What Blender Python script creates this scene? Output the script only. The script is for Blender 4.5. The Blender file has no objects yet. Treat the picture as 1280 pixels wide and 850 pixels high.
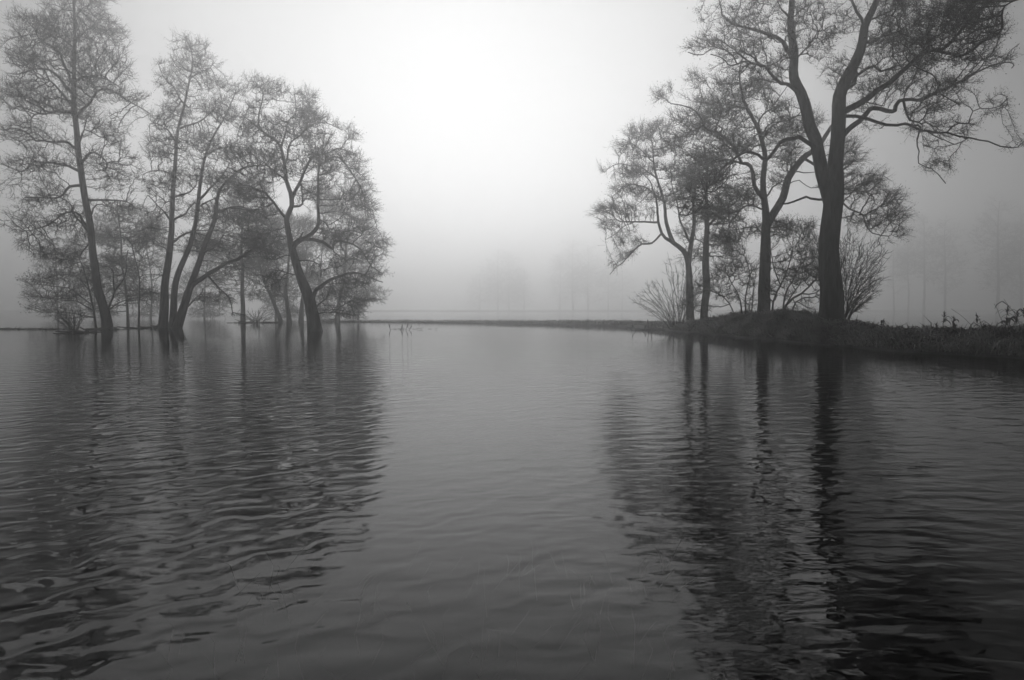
import bpy, math, random
import numpy as np
from mathutils import Vector, Matrix

# ------------------------------------------------------------------ camera, sky, sun, exposure
sc = bpy.context.scene
F = 849.0                       # focal length in photograph pixels (1280 wide)
CAM_H = 0.87
K = 0.60
QS = K / 0.76                     # detail scale that goes with it
#                       # distance scale of the near scene
PITCH = math.atan(39 / F)
cam_d = bpy.data.cameras.new('camera')
cam = bpy.data.objects.new('camera', cam_d)
sc.collection.objects.link(cam)
cam_d.sensor_width = 36.0
cam_d.lens = F / 1280 * 36.0
cam_d.clip_start = 0.05
cam_d.clip_end = 3000
cam.location = (0, 0, CAM_H)
cam.rotation_euler = (math.pi / 2 - PITCH, 0, 0)
sc.camera = cam

SUN_EL = math.radians(25.0)
SUN_AZ = math.radians(-5.0)      # left of straight ahead (+Y)

world = bpy.data.worlds.new('World')
sc.world = world
world.use_nodes = True
nt = world.node_tree
nt.nodes.clear()
wo = nt.nodes.new('ShaderNodeOutputWorld')
wb = nt.nodes.new('ShaderNodeBackground')
ws = nt.nodes.new('ShaderNodeTexSky')
ws.sky_type = 'NISHITA'
ws.sun_disc = False
ws.sun_elevation = SUN_EL
ws.sun_rotation = SUN_AZ
ws.dust_density = 0.3
ws.air_density = 1.0
wbw = nt.nodes.new('ShaderNodeRGBToBW')          # black-and-white photograph
nt.links.new(ws.outputs[0], wbw.inputs[0])
nt.links.new(wbw.outputs[0], wb.inputs[0])
nt.links.new(wb.outputs[0], wo.inputs[0])
wb.inputs[1].default_value = 0.05

sun_d = bpy.data.lights.new('sun', 'SUN')
sun_d.energy = 1.5
sun_d.angle = math.radians(58)
sun_d.color = (1, 1, 1)
sun = bpy.data.objects.new('sun', sun_d)
sc.collection.objects.link(sun)
to_sun = Vector((math.sin(SUN_AZ) * math.cos(SUN_EL), math.cos(SUN_AZ) * math.cos(SUN_EL), math.sin(SUN_EL)))
sun.rotation_euler = to_sun.to_track_quat('Z', 'Y').to_euler()
sun.location = to_sun * 600

vs = sc.view_settings
vs.view_transform = 'Standard'
vs.look = 'None'
vs.gamma = 1.0
vs.use_curve_mapping = False
vs.exposure = -0.14

cy = sc.cycles
cy.volume_bounces = 2
cy.max_bounces = 6
cy.diffuse_bounces = 1
cy.glossy_bounces = 2
cy.transparent_max_bounces = 8
cy.use_denoising = True
try:
    cy.denoiser = 'OPENIMAGEDENOISE'
    cy.denoising_input_passes = 'RGB_ALBEDO_NORMAL'
except Exception:
    pass
cy.use_adaptive_sampling = False

HAZE_DENSITY = 0.0118
HAZE_G = 0.86
HAZE_TOP = 30.0
DENS = 29.0

# ------------------------------------------------------------------ helpers
C = sc.collection
rng = np.random.default_rng(7)
CP, SP = math.cos(PITCH), math.sin(PITCH)


def ray(px, py):
    """direction of a photo pixel, scaled so that its depth along the optical axis is 1"""
    x = (px - 640) / F
    v = (425 - py) / F
    return np.array([x, CP + v * SP, -SP + v * CP])


def at(px, py, depth):
    return np.array([0, 0, CAM_H]) + ray(px, py) * depth


def on_water(px, py, z=0.0):
    r = ray(px, py)
    return np.array([0, 0, CAM_H]) + r * ((z - CAM_H) / r[2])


def project(P):
    q = np.asarray(P) - np.array([0, 0, CAM_H])
    fw = q[..., 1] * CP - q[..., 2] * SP
    up = q[..., 1] * SP + q[..., 2] * CP
    return np.stack([640 + F * q[..., 0] / fw, 425 - F * up / fw, fw], -1)


def mesh_obj(name, verts, faces_tri=None, faces_quad=None, mat=None, parent=None, smooth=False):
    me = bpy.data.meshes.new(name)
    verts = np.asarray(verts, np.float32)
    nt_ = 0 if faces_tri is None else len(faces_tri)
    nq_ = 0 if faces_quad is None else len(faces_quad)
    loops = []
    if nt_:
        loops.append(np.asarray(faces_tri, np.int32).ravel())
    if nq_:
        loops.append(np.asarray(faces_quad, np.int32).ravel())
    loops = np.concatenate(loops)
    start = np.concatenate([np.arange(nt_) * 3, nt_ * 3 + np.arange(nq_) * 4]).astype(np.int32)
    total = np.concatenate([np.full(nt_, 3), np.full(nq_, 4)]).astype(np.int32)
    me.vertices.add(len(verts))
    me.vertices.foreach_set('co', verts.ravel())
    me.loops.add(len(loops))
    me.loops.foreach_set('vertex_index', loops)
    me.polygons.add(nt_ + nq_)
    me.polygons.foreach_set('loop_start', start)
    me.polygons.foreach_set('loop_total', total)
    if smooth:
        me.polygons.foreach_set('use_smooth', np.ones(nt_ + nq_, bool))
    me.update(calc_edges=True)
    if mat:
        me.materials.append(mat)
    o = bpy.data.objects.new(name, me)
    C.objects.link(o)
    if parent:
        o.parent = parent
    return o


def empty(name, loc):
    o = bpy.data.objects.new(name, None)
    o.empty_display_size = 0.3
    o.location = loc
    C.objects.link(o)
    return o


def tag(o, label, cat, group=None):
    o['label'] = label
    o['category'] = cat
    if group:
        o['group'] = group
    return o


def unit(v):
    return v / np.maximum(np.linalg.norm(v, axis=-1, keepdims=True), 1e-9)


# ------------------------------------------------------------------ materials (all grey: the photograph is black and white)
def new_mat(name):
    m = bpy.data.materials.new(name)
    m.use_nodes = True
    n = m.node_tree
    n.nodes.clear()
    return m, n, n.nodes.new('ShaderNodeOutputMaterial')


def grey_mat(name, lo, hi, scale, rough=0.9, bump=0.0, stretch=(1, 1, 1), detail=4):
    m, n, out = new_mat(name)
    b = n.nodes.new('ShaderNodeBsdfPrincipled')
    b.inputs['Roughness'].default_value = rough
    b.inputs['Specular IOR Level'].default_value = 0.2
    tc = n.nodes.new('ShaderNodeTexCoord')
    mp = n.nodes.new('ShaderNodeMapping')
    mp.inputs['Scale'].default_value = stretch
    nz = n.nodes.new('ShaderNodeTexNoise')
    nz.inputs['Scale'].default_value = scale
    nz.inputs['Detail'].default_value = detail
    cr = n.nodes.new('ShaderNodeValToRGB')
    cr.color_ramp.elements[0].position = 0.3
    cr.color_ramp.elements[1].position = 0.7
    cr.color_ramp.elements[0].color = (lo, lo, lo, 1)
    cr.color_ramp.elements[1].color = (hi, hi, hi, 1)
    L = n.links.new
    L(tc.outputs['Object'], mp.inputs[0])
    L(mp.outputs[0], nz.inputs['Vector'])
    L(nz.outputs[0], cr.inputs[0])
    L(cr.outputs[0], b.inputs['Base Color'])
    if bump:
        bp = n.nodes.new('ShaderNodeBump')
        bp.inputs['Strength'].default_value = 1.0
        bp.inputs['Distance'].default_value = bump
        L(nz.outputs[0], bp.inputs['Height'])
        L(bp.outputs[0], b.inputs['Normal'])
    L(b.outputs[0], out.inputs[0])
    return m


M_BARK = grey_mat('bark', 0.035, 0.10, 13, 0.95, 0.06, (1, 1, 0.16), 6)
M_TWIG = grey_mat('twig', 0.035, 0.06, 3, 0.95)
M_SHRUB = grey_mat('shrub_stem', 0.05, 0.09, 4, 0.9)
M_EARTH = grey_mat('bank_earth', 0.05, 0.13, 3, 0.95, 0.03)
M_BED = grey_mat('flooded_bed', 0.015, 0.035, 1.5, 0.95)
M_GRASS = grey_mat('dead_grass', 0.07, 0.5, 1.4, 0.8)
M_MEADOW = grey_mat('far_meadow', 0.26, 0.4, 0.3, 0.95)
M_DRIFT = grey_mat('drift_debris', 0.03, 0.06, 6, 0.9)


def water_mat():
    m, n, out = new_mat('water')
    N, L = n.nodes.new, n.links.new
    tc0 = N('ShaderNodeTexCoord')
    tc = N('ShaderNodeVectorMath')
    tc.operation = 'SCALE'
    tc.inputs['Scale'].default_value = 1 / QS
    L(tc0.outputs['Object'], tc.inputs[0])

    def noise(rot, scale, detail, rough=0.5, dist=0.0):
        mp = N('ShaderNodeMapping')
        mp.inputs['Rotation'].default_value = (0, 0, math.radians(rot))
        mp.inputs['Scale'].default_value = scale
        L(tc.outputs[0], mp.inputs[0])
        nz = N('ShaderNodeTexNoise')
        nz.inputs['Scale'].default_value = 1.0
        nz.inputs['Detail'].default_value = detail
        nz.inputs['Roughness'].default_value = rough
        nz.inputs['Distortion'].default_value = dist
        L(mp.outputs[0], nz.inputs['Vector'])
        return nz.outputs[0]

    def mul(a, k):
        x = N('ShaderNodeMath'); x.operation = 'MULTIPLY'
        L(a, x.inputs[0])
        if isinstance(k, (int, float)):
            x.inputs[1].default_value = k
        else:
            L(k, x.inputs[1])
        return x.outputs[0]

    def add(a, b):
        x = N('ShaderNodeMath'); x.operation = 'ADD'
        L(a, x.inputs[0]); L(b, x.inputs[1])
        return x.outputs[0]

    # gusts: the surface is livelier on the bank side than in the middle
    sx = N('ShaderNodeSeparateXYZ')
    L(tc.outputs[0], sx.inputs[0])
    patch = noise(20, (0.12, 0.10, 1), 1.0)
    pr = N('ShaderNodeMapRange')
    pr.inputs['From Min'].default_value = -0.8
    pr.inputs['From Max'].default_value = 2.6
    pr.inputs['To Min'].default_value = 0.0
    pr.inputs['To Max'].default_value = 1.0
    L(add(sx.outputs[0], mul(patch, 2.0)), pr.inputs['Value'])
    inv = N('ShaderNodeMath'); inv.operation = 'SUBTRACT'
    inv.inputs[0].default_value = 1.0
    L(pr.outputs[0], inv.inputs[1])
    def wave(rot, length, dist, dscale):
        mp = N('ShaderNodeMapping')
        mp.inputs['Rotation'].default_value = (0, 0, math.radians(rot))
        L(tc.outputs[0], mp.inputs[0])
        w = N('ShaderNodeTexWave')
        w.wave_type = 'BANDS'
        w.bands_direction = 'Y'
        w.wave_profile = 'SIN'
        w.inputs['Scale'].default_value = .314 / length
        w.inputs['Distortion'].default_value = dist
        w.inputs['Detail'].default_value = 1.0
        w.inputs['Detail Scale'].default_value = dscale
        L(mp.outputs[0], w.inputs['Vector'])
        return w.outputs['Fac']

    left = add(add(mul(wave(-28, .36, 6.0, 1.3), .0043), mul(wave(-36, .19, 7.0, 2.4), .0036)),
               add(mul(noise(-26, (2.0, 6.5, 1), 0.5, 0.4, 0.6), 0.0075), mul(noise(-12, (5, 14, 1), 0.5, 0.4, 0.5), 0.0022)))
    right = add(add(mul(wave(-4, .30, 8.0, 2.0), .0024), mul(noise(-3, (1.6, 4.6, 1), 0.5, 0.4, 0.4), 0.0080)),
                add(mul(noise(8, (4.0, 9.0, 1), 0.0, 0.4, 0.5), 0.0055), mul(noise(-6, (9.0, 19, 1), 1.0, 0.5, 0.5), 0.0028)))
    # calm slick down the middle
    ab = N('ShaderNodeMath'); ab.operation = 'ABSOLUTE'
    L(add(sx.outputs[0], mul(noise(0, (.3, .3, 1), 0.0), 1.0)), ab.inputs[0])
    calm = N('ShaderNodeMapRange'); calm.interpolation_type = 'SMOOTHSTEP'
    calm.inputs['From Min'].default_value = 0.15
    calm.inputs['From Max'].default_value = 1.3
    calm.inputs['To Min'].default_value = 0.45
    calm.inputs['To Max'].default_value = 1.0
    L(ab.outputs[0], calm.inputs['Value'])
    far = N('ShaderNodeMapRange')
    far.inputs['From Min'].default_value = 5.0
    far.inputs['From Max'].default_value = 26.0
    far.inputs['To Min'].default_value = 1.0
    far.inputs['To Max'].default_value = 0.10
    L(sx.outputs[1], far.inputs['Value'])
    h = mul(mul(add(mul(left, inv.outputs[0]), mul(right, pr.outputs[0])), calm.outputs[0]), far.outputs[0])
    bp = N('ShaderNodeBump')
    bp.inputs['Strength'].default_value = 1.0
    bp.inputs['Distance'].default_value = QS
    L(h, bp.inputs['Height'])
    fr = N('ShaderNodeFresnel')
    fr.inputs['IOR'].default_value = 1.2
    L(bp.outputs[0], fr.inputs['Normal'])
    tr = N('ShaderNodeBsdfTransparent')
    tr.inputs[0].default_value = (0.16, 0.16, 0.16, 1)
    gl = N('ShaderNodeBsdfGlossy')
    gl.inputs['Roughness'].default_value = 0.02
    gl.inputs['Color'].default_value = (.80, .80, .80, 1)
    L(bp.outputs[0], gl.inputs['Normal'])
    mx = N('ShaderNodeMixShader')
    L(fr.outputs[0], mx.inputs[0])
    L(tr.outputs[0], mx.inputs[1])
    L(gl.outputs[0], mx.inputs[2])
    L(mx.outputs[0], out.inputs[0])
    return m


M_WATER = water_mat()

# ------------------------------------------------------------------ setting: bed, water, far meadow
S = 420.0


def sheet(name, z, mat, y0=-S, y1=S):
    v = [(-S, y0, z), (S, y0, z), (S, y1, z), (-S, y1, z)]
    o = mesh_obj(name, v, None, [(0, 1, 2, 3)], mat)
    o['kind'] = 'structure'
    return o


sheet('ground', -0.45, M_BED)
sheet('water', 0.0, M_WATER)


def vnoise(p, seed, octaves=3):
    """cheap smooth noise from summed sines, p (...,2)"""
    r = np.random.default_rng(seed)
    s = np.zeros(p.shape[:-1])
    amp = 1.0
    fr = 1.0
    for o in range(octaves):
        for k in range(5):
            a = r.uniform(0, 2 * np.pi)
            s = s + amp / 2.2 * np.sin((p[..., 0] * np.cos(a) + p[..., 1] * np.sin(a)) * fr * r.uniform(.7, 1.4) + r.uniform(0, 6.28))
        amp *= 0.55
        fr *= 2.1
    return s


def grid_faces(nu, nv):
    i = np.arange(nu - 1)[:, None] * nv + np.arange(nv - 1)[None, :]
    i = i.ravel()
    return np.stack([i, i + nv, i + nv + 1, i + 1], -1)


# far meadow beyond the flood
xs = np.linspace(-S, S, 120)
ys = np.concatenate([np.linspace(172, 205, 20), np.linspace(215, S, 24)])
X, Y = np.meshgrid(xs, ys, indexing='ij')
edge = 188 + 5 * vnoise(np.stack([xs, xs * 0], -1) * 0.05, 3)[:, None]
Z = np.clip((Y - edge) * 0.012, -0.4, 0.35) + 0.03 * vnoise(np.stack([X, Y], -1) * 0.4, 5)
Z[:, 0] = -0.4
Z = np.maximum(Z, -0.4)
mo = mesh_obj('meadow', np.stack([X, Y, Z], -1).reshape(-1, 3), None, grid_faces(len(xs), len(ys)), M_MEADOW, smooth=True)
mo['kind'] = 'structure'

# ------------------------------------------------------------------ river bank (a low spit of land)
bank_px = [(380, 401.9, .03), (455, 402.5, .08), (560, 403.5, .13), (660, 405, .20), (760, 407, .33), (812, 410, .36), (853, 414.5, .55),
           (880, 417, .85), (914, 420.6, 1.02), (963, 425, .94), (1020, 429.5, .62), (1060, 433, .56), (1126, 439, .48), (1200, 443.5, .46), (1280, 448, .60)]
W = np.array([on_water(a, b) for a, b, _ in bank_px])
HB = np.array([h for *_, h in bank_px]) * K
W = np.vstack([W, np.array([[16.4, 15.5, 0], [19, 10, 0], [24, 3, 0], [30, -6, 0]]) * K])
HB = np.concatenate([HB, np.array([.95, 1.0, .9, .8]) * K])


def catmull(P, n):
    P = np.asarray(P, float)
    P = np.vstack([2 * P[0] - P[1], P, 2 * P[-1] - P[-2]])
    out = []
    for i in range(1, len(P) - 2):
        p0, p1, p2, p3 = P[i - 1:i + 3]
        k = n if np.isscalar(n) else n[i - 1]
        t = np.linspace(0, 1, k, endpoint=False)[:, None]
        out.append(0.5 * (2 * p1 + (p2 - p0) * t + (2 * p0 - 5 * p1 + 4 * p2 - p3) * t ** 2 + (3 * p1 - p0 - 3 * p2 + p3) * t ** 3))
    out.append(P[-2][None])
    return np.vstack(out)


path = catmull(np.column_stack([W[:, :2], HB]), 24)
pd = np.gradient(path[:, :2], axis=0)
for _ in range(30):
    pd[1:-1] = (pd[:-2] + pd[1:-1] * 2 + pd[2:]) / 4
pd = unit(pd)
pn = np.stack([-pd[:, 1], pd[:, 0]], -1)
NV = 30
vv = np.linspace(0, 1, NV)
width = np.clip(path[:, 2] * 4.6, .8, 2.5)
off = -0.5 + vv[None, :] * (width[:, None] + 1.0)
BX = path[:, 0][:, None] + pn[:, 0][:, None] * off
BY = path[:, 1][:, None] + pn[:, 1][:, None] * off
prof = np.interp(vv, [0, .09, .14, .22, .36, .5, .7, .85, 1], [-.5, -.06, .22, .55, .92, 1.0, .8, .3, -.5])
BZ = path[:, 2][:, None] * prof[None, :]
pp = np.stack([BX, BY], -1)
rough = np.clip(prof, 0, 1)[None, :] * np.clip(path[:, 2] * 1.6, 0, 1)[:, None]
BZ = BZ + rough * (0.06 * vnoise(pp * 2.6, 11) + 0.08 * (np.abs(vnoise(pp * 5.2, 12)) - .5))
BZ[prof < 0, :] if False else None
bank = mesh_obj('bank', np.stack([BX, BY, BZ], -1).reshape(-1, 3), None, grid_faces(len(path), NV), M_EARTH, smooth=True)
bank['kind'] = 'structure'
bank_pts = np.stack([BX, BY, BZ], -1)


def bank_z(x, y):
    d = (BX - x) ** 2 + (BY - y) ** 2
    return float(BZ.ravel()[np.argmin(d)])


# ------------------------------------------------------------------ tube / branch mesh builders
def frames(P):
    T = unit(np.gradient(P, axis=0))
    a = np.array([0.0, 1.0, 0.0])
    Nn = np.zeros_like(P)
    n = a - T[0] * np.dot(a, T[0])
    if np.linalg.norm(n) < .05:
        n = np.array([1.0, 0, 0]) - T[0] * T[0][0]
    for i in range(len(P)):
        n = n - T[i] * np.dot(n, T[i])
        n = n / max(np.linalg.norm(n), 1e-6)
        Nn[i] = n
    return T, Nn, np.cross(T, Nn)


def tube(P, R, sides, r=None, lump=0.0, flare=None):
    T, A, B = frames(P)
    th = np.arange(sides) * 2 * np.pi / sides
    rad = np.repeat(R[:, None], sides, 1)
    if lump and r is not None:
        ph = r.uniform(0, 6.28, 4)
        s = np.cumsum(np.concatenate([[0], np.linalg.norm(np.diff(P, axis=0), axis=1)]))
        rad = rad * (1 + lump * (np.sin(2 * th[None] + ph[0] + s[:, None] * .7) * .5 + np.sin(3 * th[None] + ph[1] - s[:, None] * 1.3) * .5
                                 + .6 * np.sin(s[:, None] * 2.7 + ph[2] + th[None]) + r.normal(0, .25, (len(P), sides))))
    if flare is not None:
        ph = r.uniform(0, 6.28)
        s = np.cumsum(np.concatenate([[0], np.linalg.norm(np.diff(P, axis=0), axis=1)]))
        k = np.exp(-s / flare[1])[:, None]
        rad = rad * (1 + flare[0] * k * (1 + .45 * np.sin(5 * th[None] + ph) + .3 * np.sin(3 * th[None] + 2 * ph)))
    V = P[:, None] + rad[..., None] * (np.cos(th)[None, :, None] * A[:, None] + np.sin(th)[None, :, None] * B[:, None])
    n = len(P)
    i = np.arange(n - 1)[:, None] * sides
    j = np.arange(sides)[None]
    Q = np.stack([i + j, i + (j + 1) % sides, i + sides + (j + 1) % sides, i + sides + j], -1).reshape(-1, 4)
    V = V.reshape(-1, 3)
    tip = len(V)
    V = np.vstack([V, P[-1] + T[-1] * R[-1]])
    l = (n - 1) * sides
    Tr = np.stack([l + j[0], l + (j[0] + 1) % sides, np.full(sides, tip)], -1)
    return V, Tr, Q


def frustums(A, B, ra, rb, sides):
    """separate tapered prisms A->B, vectorised"""
    n = len(A)
    T = unit(B - A)
    h = np.where(np.abs(T[:, 2:3]) < .9, np.array([[0, 0, 1.0]]), np.array([[1.0, 0, 0]]))
    U = unit(np.cross(T, h))
    Wv = np.cross(T, U)
    th = np.arange(sides) * 2 * np.pi / sides
    ring = np.cos(th)[None, :, None] * U[:, None] + np.sin(th)[None, :, None] * Wv[:, None]
    V = np.concatenate([A[:, None] + ring * ra[:, None, None], B[:, None] + ring * rb[:, None, None]], 1)
    j = np.arange(sides)
    q = np.stack([j, (j + 1) % sides, sides + (j + 1) % sides, sides + j], -1)
    Q = (np.arange(n)[:, None, None] * (2 * sides) + q[None]).reshape(-1, 4)
    return V.reshape(-1, 3), Q


def spikes(A, B, r):
    """three-sided pyramids A->B"""
    n = len(A)
    T = unit(B - A)
    h = np.where(np.abs(T[:, 2:3]) < .9, np.array([[0, 0, 1.0]]), np.array([[1.0, 0, 0]]))
    U = unit(np.cross(T, h))
    Wv = np.cross(T, U)
    th = np.arange(3) * 2 * np.pi / 3
    ring = np.cos(th)[None, :, None] * U[:, None] + np.sin(th)[None, :, None] * Wv[:, None]
    V = np.concatenate([A[:, None] + ring * r[:, None, None], B[:, None]], 1)
    t = np.array([[0, 1, 3], [1, 2, 3], [2, 0, 3]])
    Tt = (np.arange(n)[:, None, None] * 4 + t[None]).reshape(-1, 3)
    return V.reshape(-1, 3), Tt


class Bag:
    def __init__(s):
        s.v, s.t, s.q, s.n = [], [], [], 0

    def add(s, V, T=None, Q=None):
        s.v.append(V)
        if T is not None and len(T):
            s.t.append(np.asarray(T) + s.n)
        if Q is not None and len(Q):
            s.q.append(np.asarray(Q) + s.n)
        s.n += len(V)

    def build(s, name, mat, parent, origin, smooth=False):
        return mesh_obj(name, np.vstack(s.v) - origin, np.vstack(s.t) if s.t else None, np.vstack(s.q) if s.q else None, mat, parent, smooth)


def colonise(pos, par, att, step, kill, iters, r, jitter=.12):
    """space colonisation: grow nodes from an existing skeleton towards attractor points"""
    pos = list(pos)
    par = list(par)
    P = np.array(pos)
    nchild = {}
    best = np.full(len(att), 1e9)
    idx = np.zeros(len(att), int)
    for c in range(0, len(P), 400):
        d = np.linalg.norm(att[:, None] - P[None, c:c + 400], axis=2)
        k = d.argmin(1)
        m = d[np.arange(len(att)), k]
        u = m < best
        best[u] = m[u]
        idx[u] = k[u] + c
    keep = best > kill
    att, best, idx = att[keep], best[keep], idx[keep]
    stale = np.zeros(len(att), int)
    for it in range(iters):
        if len(att) == 0:
            break
        un, inv = np.unique(idx, return_inverse=True)
        Pn = np.array([pos[i] for i in un])
        dirs = unit(att - Pn[inv])
        acc = np.zeros((len(un), 3))
        np.add.at(acc, inv, dirs)
        acc = unit(acc)
        pick = np.zeros((len(un), 3))
        od = r.permutation(len(inv))
        pick[inv[od]] = dirs[od]                     # one attractor at random per node
        acc = unit(acc * .7 + pick)
        acc = unit(acc + r.normal(0, jitter, acc.shape))
        new = Pn + acc * step * r.uniform(.75, 1.2, (len(un), 1))
        base = len(pos)
        ok = np.array([nchild.get(i, 0) < 7 for i in un])
        new = new[ok]
        un2 = un[ok]
        for i, p in zip(un2, new):
            pos.append(p)
            par.append(int(i))
            nchild[i] = nchild.get(i, 0) + 1
        if len(new) == 0:
            break
        d = np.linalg.norm(att[:, None] - new[None], axis=2)
        k = d.argmin(1)
        m = d[np.arange(len(att)), k]
        u = m < best - 1e-4
        stale = np.where(u, 0, stale + 1)
        best[u] = m[u]
        idx[u] = k[u] + base
        keep = (best > kill) & (stale < 10)
        att, best, idx, stale = att[keep], best[keep], idx[keep], stale[keep]
    return np.array(pos), np.array(par)


def blob_points(blobs, depth, r, density, clump=.75):
    """attractors inside crown clumps given as (cx, cy, rx, ry) in photo pixels at the tree's own depth"""
    out = []
    mpp = depth / F
    for b in blobs:
        cx, cy, rx, ry = b[:4]
        dz = b[4] if len(b) > 4 else r.uniform(-.7, .7) * rx * mpp * 1.1
        rz = max(rx, ry) * mpp
        vol = 4.19 * rx * ry * mpp * mpp * rz
        n = int(min(6000, DENS * density * vol)) + 10
        q = unit(r.normal(size=(n, 3))) * (r.uniform(0, 1, (n, 1)) ** .42) * r.choice([.8, 1.0, 1.0, 1.18], (n, 1))
        c = at(cx, cy, depth + dz)
        out.append(c + q * np.array([rx * mpp, rz, ry * mpp]))
    A = np.vstack(out)
    if clump:                                        # gaps in the crown
        g = np.sin(A[:, 0] * 3.1 + 1.7 * np.sin(A[:, 2] * 1.7)) + np.sin(A[:, 1] * 2.6 + A[:, 2] * 2.0) + np.sin(A[:, 2] * 4.1 + 1.3 * np.sin(A[:, 0] * 1.9))
        A = A[g + r.normal(0, .6, len(A)) > -clump * .6]
    return A


def z(ox, oy, s, *pts):
    return [(ox + a / s, oy + b / s) for a, b in pts]


def make_tree(name, base, depth, trunks, limbs, blobs, seed, label, cat='tree', group=None, density=3.2, step=.21, kill=.155,
              twigs=2.6, twig_len=(.2, .6), twig_r=.0075, limb_w=1.0, clump=.75, droop=0.0, min_z=.15, bark=None, wig=.03, flare=(.28, .6), base_z=-.4, far=False, bud=.026, tip_k=1.0):
    r = np.random.default_rng(seed)
    depth = depth * (1.0 if far else K)
    if not far:
        step, kill, density, wig = step * QS, kill * QS, density / QS ** 3, wig * QS
        twig_len = (twig_len[0] * QS, twig_len[1] * QS)
        twig_r, bud, min_z = twig_r * .88, bud * QS, min_z * QS
        flare = (flare[0], flare[1] * QS)
    bark = bark or M_BARK
    mpp = depth / F
    origin = at(*base, depth)
    root = empty(name, origin)
    tag(root, label, cat, group)
    pos, par, rad = [], [], []
    first = True
    for kind, lst in (('trunk', trunks), ('limb', limbs)):
        for item in lst:
            pts, w0, w1 = item[:3]
            pts = [tuple(p) for p in pts]
            px = np.array(pts, float)
            length = np.linalg.norm(np.diff(px, axis=0), axis=1).sum() * mpp
            if len(item) > 3:
                dz1 = item[3]
            else:
                dz1 = r.uniform(-.55, .55) * length if kind == 'limb' else r.uniform(-.06, .06) * length
            p_idx = -1
            dz0 = 0.0
            if pos and not (kind == 'trunk' and pts[0][1] > base[1] - 12):
                pj = project(np.array(pos))
                k = int(np.argmin((pj[:, 0] - px[0, 0]) ** 2 + (pj[:, 1] - px[0, 1]) ** 2))
                p_idx = k
                dz0 = pj[k, 2] - depth
            seg = np.linalg.norm(np.diff(px, axis=0), axis=1)
            t = np.concatenate([[0], np.cumsum(seg)]) / seg.sum()
            D = depth + dz0 + (dz1) * t ** 1.2
            P3 = np.array([at(a, b, d) for (a, b), d in zip(pts, D)])
            if p_idx >= 0:
                P3[0] = pos[p_idx]
            elif kind == 'trunk':
                P3[0, 2] = min(P3[0, 2], 0) + base_z if base_z < 0 else P3[0, 2]
            step_m = (.22 if kind == 'limb' else .32) * (1 if far else QS)
            n = np.maximum(2, (np.linalg.norm(np.diff(P3, axis=0), axis=1) / step_m).astype(int))
            Q = catmull(P3, n)
            if len(Q) > 4:
                wv = r.normal(0, 1, Q.shape)
                for _ in range(2):
                    wv[1:-1] = (wv[:-2] + wv[1:-1] + wv[2:]) / 3
                env = np.minimum(1, np.arange(len(Q)) / 3)[:, None]
                Q = Q + wv * env * wig * (2.0 if kind == 'limb' else .8)
            tt = np.linspace(0, 1, len(Q))
            wmid = item[4] if len(item) > 4 else None
            if kind == 'trunk':
                ws_ = np.interp(tt, [0, .12, 1], [w0, w0 * .82, w1]) if wmid is None else np.interp(tt, np.linspace(0, 1, len(wmid)), wmid)
            else:
                ws_ = (w0 + (w1 - w0) * tt ** .8) * limb_w
            R = np.maximum(ws_ * mpp / 2, .012)
            b = Bag()
            sides = 12 if R.max() > .12 else (8 if R.max() > .05 else 6)
            V, T3, Q4 = tube(Q, R, sides, r, .08 if kind == 'trunk' else .06, flare if (kind == 'trunk' and p_idx < 0) else None)
            b.add(V, T3, Q4)
            b.build('trunk' if (kind == 'trunk') else 'limb', bark, root, origin, True)
            s0 = len(pos)
            for i in range(1 if p_idx >= 0 else 0, len(Q)):
                pos.append(Q[i])
                par.append(p_idx if i == (1 if p_idx >= 0 else 0) else len(pos) - 2)
                rad.append(R[i])
    n0 = len(pos)
    A = blob_points(blobs, depth, r, density, clump)
    A = A[A[:, 2] > min_z]
    # fine growth starts only above the bare butt of the trunk
    lim = project(np.array(pos))
    P, par2 = colonise(np.array(pos), par, A, step, kill, 110, r)
    N = len(P)
    # pipe-model radii
    tip = .0085 * tip_k * (1 if far else .88)
    e = 1.95
    acc = np.zeros(N)
    cnt = np.zeros(N, int)
    for i in range(N - 1, n0 - 1, -1):
        if acc[i] == 0:
            acc[i] = tip ** e
        acc[par2[i]] += acc[i]
    R = np.zeros(N)
    R[:n0] = rad
    R[n0:] = acc[n0:] ** (1 / e)
    for i in range(n0, N):
        R[i] = min(R[i], R[par2[i]] * .92)
    R = np.maximum(R, .006)
    crown = Bag()
    ch = np.arange(n0, N)
    if len(ch):
        pa = par2[ch]
        Apt, Bpt = P[pa], P[ch]
        ra = np.minimum(R[pa], R[ch] * 1.25)
        rb = R[ch]
        thick = rb > .028
        for msk, sd in ((thick, 6), (~thick, 3)):
            if msk.any():
                a_, b_ = Apt[msk], Bpt[msk]
                ext = unit(b_ - a_) * rb[msk][:, None] * .5
                V, Q4 = frustums(a_ - ext, b_ + ext, ra[msk], rb[msk], sd)
                crown.add(V, None, Q4)
        # twigs, catkins and cones
        thin = ch[R[ch] < .022]
        k = r.poisson(twigs, len(thin))
        src = np.repeat(thin, k)
        d0 = unit(P[src] - P[par2[src]])
        outw = unit(P[src] - (np.mean(P[:n0], 0) * [1, 1, .75] + origin * [0, 0, .25]))
        d = unit(d0 * .8 + outw * .45 + r.normal(0, .42, d0.shape) + np.array([0, 0, .12 - droop]))
        L = r.uniform(*twig_len, (len(src), 1))
        A0 = P[src] + (P[par2[src]] - P[src]) * r.uniform(0, 1, (len(src), 1))
        A1 = A0 + d * L * .55
        A2 = A1 + unit(d + r.normal(0, .35, d.shape) + np.array([0, 0, .15 - droop])) * L * .6
        rr = np.full(len(src), twig_r) * r.uniform(.6, 1.1, len(src))
        V, T3 = spikes(A0, A2, rr)
        crown.add(V, T3)
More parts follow.
